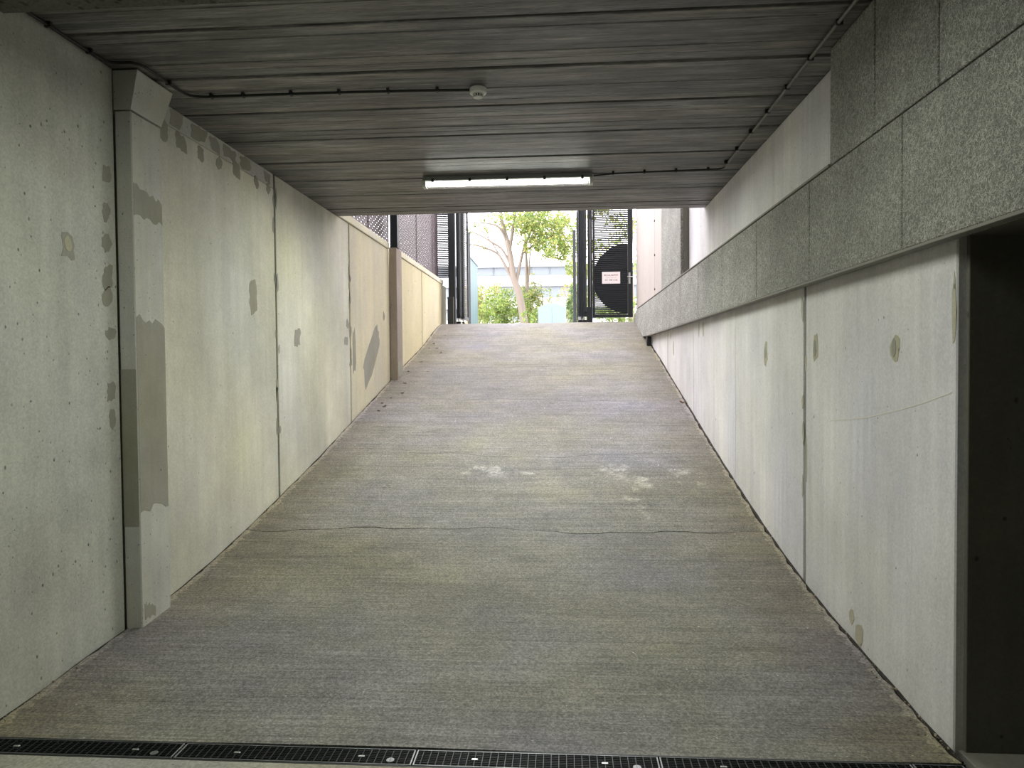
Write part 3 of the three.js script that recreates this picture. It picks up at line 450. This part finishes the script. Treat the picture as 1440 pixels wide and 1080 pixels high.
// ---------- outside ----------
const mGround = concrete({ seed: 901, base: [170, 166, 158], streak: 0.02, mott: 0.2, pits: 0, metres: 3, size: 512 });
const ground = structure('ground', 'paved ground outside the gate');
part('paving', box(-40, 40, YG - 0.3, YG, -90, -15.6), mGround, ground);
part('paving', box(-40, XL - 0.52, YG - 0.3, YG, -15.59, -8.6), mGround, ground);
part('paving', box(XW + 0.62, 40, YG - 0.3, YG, -15.59, -15.0), mGround, ground);
{
  const o = thing('teal_enclosure', 'pale teal panelled enclosure wall beyond the left gate leaf', 'fence', [-2.3, YG, -18.9]), m = plain(0x44646b, 0.4), m2 = plain(0x34555b, 0.45);
  for (let k = 0; k < 3; k++) part('wall_panel', box(-0.07, 0, 0, 1.8, 0.8 - k * 0.53, 0.28 - k * 0.53, 0.006), m, o);
  part('top_rail', box(-0.085, 0.015, 1.8, 1.84, -0.83, 0.82, 0.005), m2, o); part('corner_post', box(-0.02, 0.015, 0, 1.8, 0.8, 0.83, 0.004), m2, o);
}
{
  const o = thing('utility_cabinet', 'pale blue utility cabinet with sloping shoulders on the driveway', 'cabinet', [-0.27, YG, -18.6]), m = plain(0x94a9b0, 0.5), s = new THREE.Shape([[-0.35, 0.05], [0.35, 0.05], [0.35, 0.57], [0.12, 0.675], [-0.12, 0.675], [-0.35, 0.57]].map(([a, b]) => new THREE.Vector2(a, b)));
  const g = new THREE.ExtrudeGeometry(s, { depth: 0.34, bevelEnabled: true, bevelSize: 0.008, bevelOffset: -0.008, bevelThickness: 0.008, bevelSegments: 1 }); g.translate(0, 0, -0.17); part('body', g, m, o); part('plinth', box(-0.33, 0.33, 0, 0.05, -0.16, 0.16), mGarage, o);
  for (const a of [-1, 1]) part('door', box(a > 0 ? 0.005 : -0.33, a > 0 ? 0.33 : -0.005, 0.08, 0.55, 0.178, 0.186, 0.003), m, o);
}
const bark = new THREE.MeshStandardMaterial({ color: 0x80776d, roughness: 0.95 });
const leafGeo = (() => { const g = new THREE.BufferGeometry(); g.setAttribute('position', new THREE.Float32BufferAttribute([0, 0, 0, 0.32, 0.5, 0.08, 0, 1, 0, 0, 0, 0, 0, 1, 0, -0.32, 0.5, 0.08], 3)); g.computeVertexNormals(); return g; })();
const leafMat = new THREE.MeshPhysicalMaterial({ color: 0xffffff, roughness: 0.9, transmission: 0.45, thickness: 0, ior: 1.3 });
function foliage(parent, name, blobs, size, cols, seed) {
  const r = rng(seed), n = blobs.reduce((s, b) => s + b[6], 0), im = new THREE.InstancedMesh(leafGeo, leafMat, n), m = new THREE.Matrix4(), q = new THREE.Quaternion(), e = new THREE.Euler(), C = new THREE.Color(); let k = 0;
  for (const [x, y, z, rx, ry, rz, cnt] of blobs) { const twigs = Array.from({ length: Math.max(4, Math.round(cnt / 26)) }, () => { let a, b, c; do { a = r() * 2 - 1; b = r() * 2 - 1; c = r() * 2 - 1; } while (a * a + b * b + c * c > 1); return [a, b, c]; });
    for (let i = 0; i < cnt; i++) { const t = twigs[Math.floor(r() * twigs.length)], s = size * (0.6 + 0.8 * r()), j = () => (r() + r() - 1) * 0.22;
      e.set(r() * 6.3, r() * 6.3, r() * 6.3); q.setFromEuler(e); m.compose(new THREE.Vector3(x + (t[0] + j()) * rx, y + (t[1] + j()) * ry, z + (t[2] + j()) * rz), q, new THREE.Vector3(s, s, s)); im.setMatrixAt(k, m);
      const c = cols[Math.floor(r() * cols.length)], v = 0.75 + 0.5 * r(); C.setRGB(c[0] * v, c[1] * v, c[2] * v); im.setColorAt(k, C); k++; } }
  im.name = name; im.castShadow = im.receiveShadow = true; im.userData.kind = 'stuff'; parent.add(im);
}
const GREEN = [[0.238, 0.35, 0.084], [0.294, 0.392, 0.091], [0.168, 0.266, 0.084], [0.378, 0.42, 0.126]], YELLOW = [[0.462, 0.42, 0.14], [0.42, 0.406, 0.154], [0.336, 0.364, 0.112]], ORANGE = [[0.476, 0.364, 0.182], [0.42, 0.392, 0.182], [0.322, 0.336, 0.14]], BLUEGREEN = [[0.14, 0.252, 0.112], [0.21, 0.308, 0.14], [0.266, 0.336, 0.112]];
{
  const o = thing('deciduous_tree', 'forked tree with thin bare left branches outside the gate', 'tree', [-1.15, YG, -23]), P = (pts) => pts.map(([x, y, z = -23]) => [x + 1.15, y - YG, z + 23]);
  part('trunk', limb(P([[-1.13, YG - 0.05], [-1.2, 2.78], [-1.39, 3.86], [-1.55, 4.31], [-1.63, 4.94], [-1.76, 5.55], [-1.9, 6.1], [-2.0, 6.9, -23.3]]), [0.14, 0.12, 0.1, 0.07, 0.03], 9), bark, o);
  for (const [pts, rr] of [[[[-1.58, 4.6], [-1.92, 5.22], [-2.26, 5.45], [-2.67, 5.72, -23.2], [-3.2, 5.95, -23.4]], [0.035, 0.022, 0.01]], [[[-1.5, 4.1], [-1.75, 4.58], [-1.9, 4.86], [-2.04, 5.06], [-2.42, 5.23, -22.8], [-3.1, 5.38, -22.6]], [0.045, 0.03, 0.01]], [[[-1.72, 5.4], [-2.0, 5.88, -22.8], [-2.4, 5.98, -22.7], [-3.0, 6.0, -22.6]], [0.03, 0.018, 0.008]], [[[-1.9, 4.86], [-2.23, 5.43, -23.2], [-2.6, 5.89, -23.3], [-3, 6.3, -23.4]], [0.02, 0.012, 0.006]], [[[-1.47, 4.1], [-1.32, 4.81, -23.1], [-1.23, 5.22, -23.2], [-0.95, 5.9, -23.4]], [0.05, 0.035, 0.015]], [[[-1.66, 5.2], [-1.56, 5.77], [-1.45, 6.5]], [0.05, 0.035, 0.02]], [[[-1.25, 5.1, -23.2], [-0.7, 5.5, -23.4], [0.1, 5.8, -23.6]], [0.03, 0.02, 0.008]]]) part('branch', limb(P(pts), rr.map((v) => v * 1.3 + 0.006), 6), bark, o);
  foliage(o, 'foliage', [[-0.2, 3.7, 0, 0.9, 0.5, 1, 2600], [0.6, 3.45, -0.2, 0.85, 0.55, 1, 3600], [1.3, 3.2, -0.4, 0.6, 0.8, 1, 3000], [0.9, 2.75, 0.1, 0.6, 0.35, 0.8, 1700], [1.5, 2.2, 0.1, 0.25, 0.4, 0.6, 500], [0.2, 3.0, 0.2, 0.45, 0.4, 0.6, 900], [0.3, 4.6, 0, 1.8, 0.8, 1.4, 1300], [-1.6, 3.2, 0, 0.55, 0.5, 0.5, 260], [-1.7, 2.2, 0, 0.35, 0.3, 0.4, 60], [-1.5, 3.7, 0, 0.5, 0.4, 0.5, 140]], 0.078, [...GREEN, ...YELLOW.slice(0, 1)], 951);
}
{
  const o = thing('deciduous_tree', 'slender twin-stemmed sapling behind the forked tree', 'tree', [-1.15, YG, -24.4]);
  part('trunk', limb([[0, -0.05, 0], [0.0, 0.9, 0], [-0.04, 1.9, 0], [-0.06, 2.8, 0], [-0.1, 3.6, 0]], [0.085, 0.075, 0.06, 0.03], 7), bark, o); part('branch', limb([[-0.03, 1.7, 0], [0.05, 2.4, 0.05], [0.09, 3.0, 0.1], [0.25, 3.8, 0.1]], [0.05, 0.03, 0.015], 6), bark, o);
  foliage(o, 'foliage', [[0.2, 4, 0, 1, 0.7, 0.8, 700]], 0.1, BLUEGREEN, 955);
}
function shrub(label, x, z, w, h, n, cols, seed, dpt = 0.7) {
  const o = thing('shrub', label, 'shrub', [x, YG, z]), r = rng(seed);
  for (let k = 0; k < 4; k++) part('stem', limb([[0.05 * (r() - 0.5), -0.04, 0], [w * 0.25 * (r() - 0.5), h * 0.4, 0.1 * (r() - 0.5)], [w * 0.7 * (r() - 0.5), h * 0.85, 0.3 * (r() - 0.5)]], [0.02, 0.014, 0.006], 5), bark, o);
  const b = []; for (let k = 0; k < 5; k++) b.push([w * 0.55 * (r() - 0.5), h * (0.3 + 0.35 * r()), dpt * 0.6 * (r() - 0.5), w * 0.34, h * 0.33, dpt * 0.5, Math.round(n / 2.6)]); foliage(o, 'foliage', b, 0.068, cols, seed + 1);
}
shrub('lime green shrub left of the forked tree trunk', -1.95, -23.9, 1.9, 1.95, 4200, [...GREEN, GREEN[1]], 961, 1.2);
shrub('yellow shrub with orange leaves beside the teal enclosure', -2.85, -25, 1.7, 2.6, 2600, [...ORANGE, ...YELLOW], 963);
shrub('pale green shrub right of the forked tree trunk', -0.75, -24.6, 1.3, 2.3, 2800, [...BLUEGREEN, ...YELLOW], 965, 1);
shrub('low bright green shrub behind the utility cabinet', -0.75, -21.6, 0.9, 0.95, 900, GREEN, 967);
shrub('dark green shrub beyond the driveway leaf and cabinet', 0.42, -22.5, 0.85, 1.9, 1700, BLUEGREEN, 969);
shrub('orange tinted shrub far behind the utility cabinet', 0.4, -27, 1.3, 2.6, 1500, ORANGE, 971);
shrub('broad green shrub behind the wicket door', 1.5, -20.5, 1.5, 1.2, 1500, GREEN, 973);
{
  const o = thing('deciduous_tree', 'leafy tree standing behind the wicket door', 'tree', [2.3, YG, -25]);
  part('trunk', limb([[0, -0.05, 0], [0.05, 1.2, 0], [0.0, 2.6, 0], [0.1, 4, 0]], [0.12, 0.1, 0.05], 7), bark, o);
  foliage(o, 'foliage', [[-0.4, 3.0, 0, 1.6, 1.3, 1.2, 800], [0, 4.3, 0, 2, 1, 1.4, 700], [-1.5, 1.9, 0, 0.55, 0.9, 0.7, 600]], 0.13, [...GREEN, ...YELLOW], 981);
}
{
  const o = thing('office_building', 'white office block with long window bands far behind the trees', 'building', [-3, YG, -58]), mw = plain(0xb9bdc0, 0.8), mg = plain(0x6c767c, 0.25), mf = plain(0x6d757a, 0.5);
  part('wall', box(-16, 14, 0, 6.9, -8, -0.4), mw, o); part('parapet', box(-16.2, 14.2, 6.9, 7.05, -8, 0.1, 0.02), mw, o);
  for (let k = 0; k < 4; k++) part('spandrel', box(-16, 14, k * 1.75 + 0.1, k * 1.75 + 0.95, -0.4, 0, 0.02), mw, o);
  for (let k = 0; k < 4; k++) for (let c = 0; c < 20; c++) { if ((c + k) % 7 === 3) { part('pier', box(-16 + c * 1.5, -14.5 + c * 1.5, k * 1.75 + 0.95, k * 1.75 + 1.85, -0.4, -0.15), mw, o); continue; } const w = part('window', box(-15.97 + c * 1.5, -14.53 + c * 1.5, k * 1.75 + 0.97, k * 1.75 + 1.83, -0.39, -0.3), mf, o); part('pane', box(-15.9 + c * 1.5, -14.6 + c * 1.5, k * 1.75 + 1.02, k * 1.75 + 1.78, -0.3, -0.285), mg, w); }
}

// ---------- litter on the ramp ----------
{
  const mats = [plain(0x3d2a1a, 0.9), plain(0x5a3f24, 0.9), plain(0x2c211a, 0.9)], r = rng(1001);
  const g = new THREE.BufferGeometry(), ps = [], rim = [[0, -0.5], [0.22, -0.32], [0.16, -0.1], [0.34, 0.06], [0.14, 0.2], [0, 0.5], [-0.16, 0.18], [-0.36, 0.02], [-0.15, -0.12], [-0.2, -0.34]];
  for (let k = 0; k < rim.length; k++) { const [a, b] = rim[k], [c, d] = rim[(k + 1) % rim.length]; ps.push(0, 0.02, 0, c, 0.16 * c * c * 4 + 0.1 * d * d * 4, d, a, 0.16 * a * a * 4 + 0.1 * b * b * 4, b); }
  g.setAttribute('position', new THREE.Float32BufferAttribute(ps, 3)); g.computeVertexNormals();
  [[-2.23, -13.66], [-2.13, -13.36], [-2.34, -13.04], [-2.22, -12.67], [-2.28, -11.58], [-2.35, -12.68], [-2.08, -12.3], [-2.26, -10.25], [-2.18, -9.72], [-2.27, -9.08], [-2.34, -9.24], [-2.28, -9.48], [-2.35, -10.92], [-2.06, -10.91], [-2.3, -8.9]].forEach(([x, z], i) => {
    const s = 0.05 + 0.05 * r(), m = single('dry_leaf', g, mats[i % 3], 'small dry brown leaf lying on the ramp by the left wall', 'leaf', 'dry leaves along the left wall'); m.scale.set(s, s, s); const y = rampY(z), sl = (rampY(z - 0.1) - y) / 0.1; m.rotation.order = 'XYZ'; m.rotation.set(Math.atan(sl), r() * 6.3, 0); m.position.set(x, y + 0.002, z); });
  const t = single('dry_leaf', g, mats[1], 'curled brown leaf against the right wall foot', 'leaf'); t.scale.set(0.1, 0.14, 0.1); t.position.set(1.49, rampY(-9.2) + 0.003, -9.2); t.rotation.set(Math.atan(0.23), 0.7, 0);
  const grit = new THREE.IcosahedronGeometry(1, 0), im = new THREE.InstancedMesh(grit, plain(0x9a9182, 0.95), 420), m4 = new THREE.Matrix4(), q = new THREE.Quaternion(), C = new THREE.Color();
  for (let k = 0; k < 420; k++) { const right = r() < 0.72, z = -2.95 - 7.5 * r() ** 1.4, e = 0.012 + 0.09 * r() ** 2.5, x = right ? XW - e : XL + e, s = 0.002 + 0.006 * r() ** 4; q.setFromEuler(new THREE.Euler(r() * 6, r() * 6, r() * 6)); m4.compose(new THREE.Vector3(x, rampY(z) + s * 0.5, z), q, new THREE.Vector3(s, s * 0.7, s)); im.setMatrixAt(k, m4); const v = 0.5 + 0.9 * r(); im.setColorAt(k, C.setRGB(v, v * 0.95, v * 0.88)); }
  im.name = 'grit'; im.castShadow = im.receiveShadow = true; im.userData = { kind: 'stuff', label: 'loose grit gathered along the foot of the walls', category: 'grit' }; scene.add(im);
}
renderer.render(scene, camera);
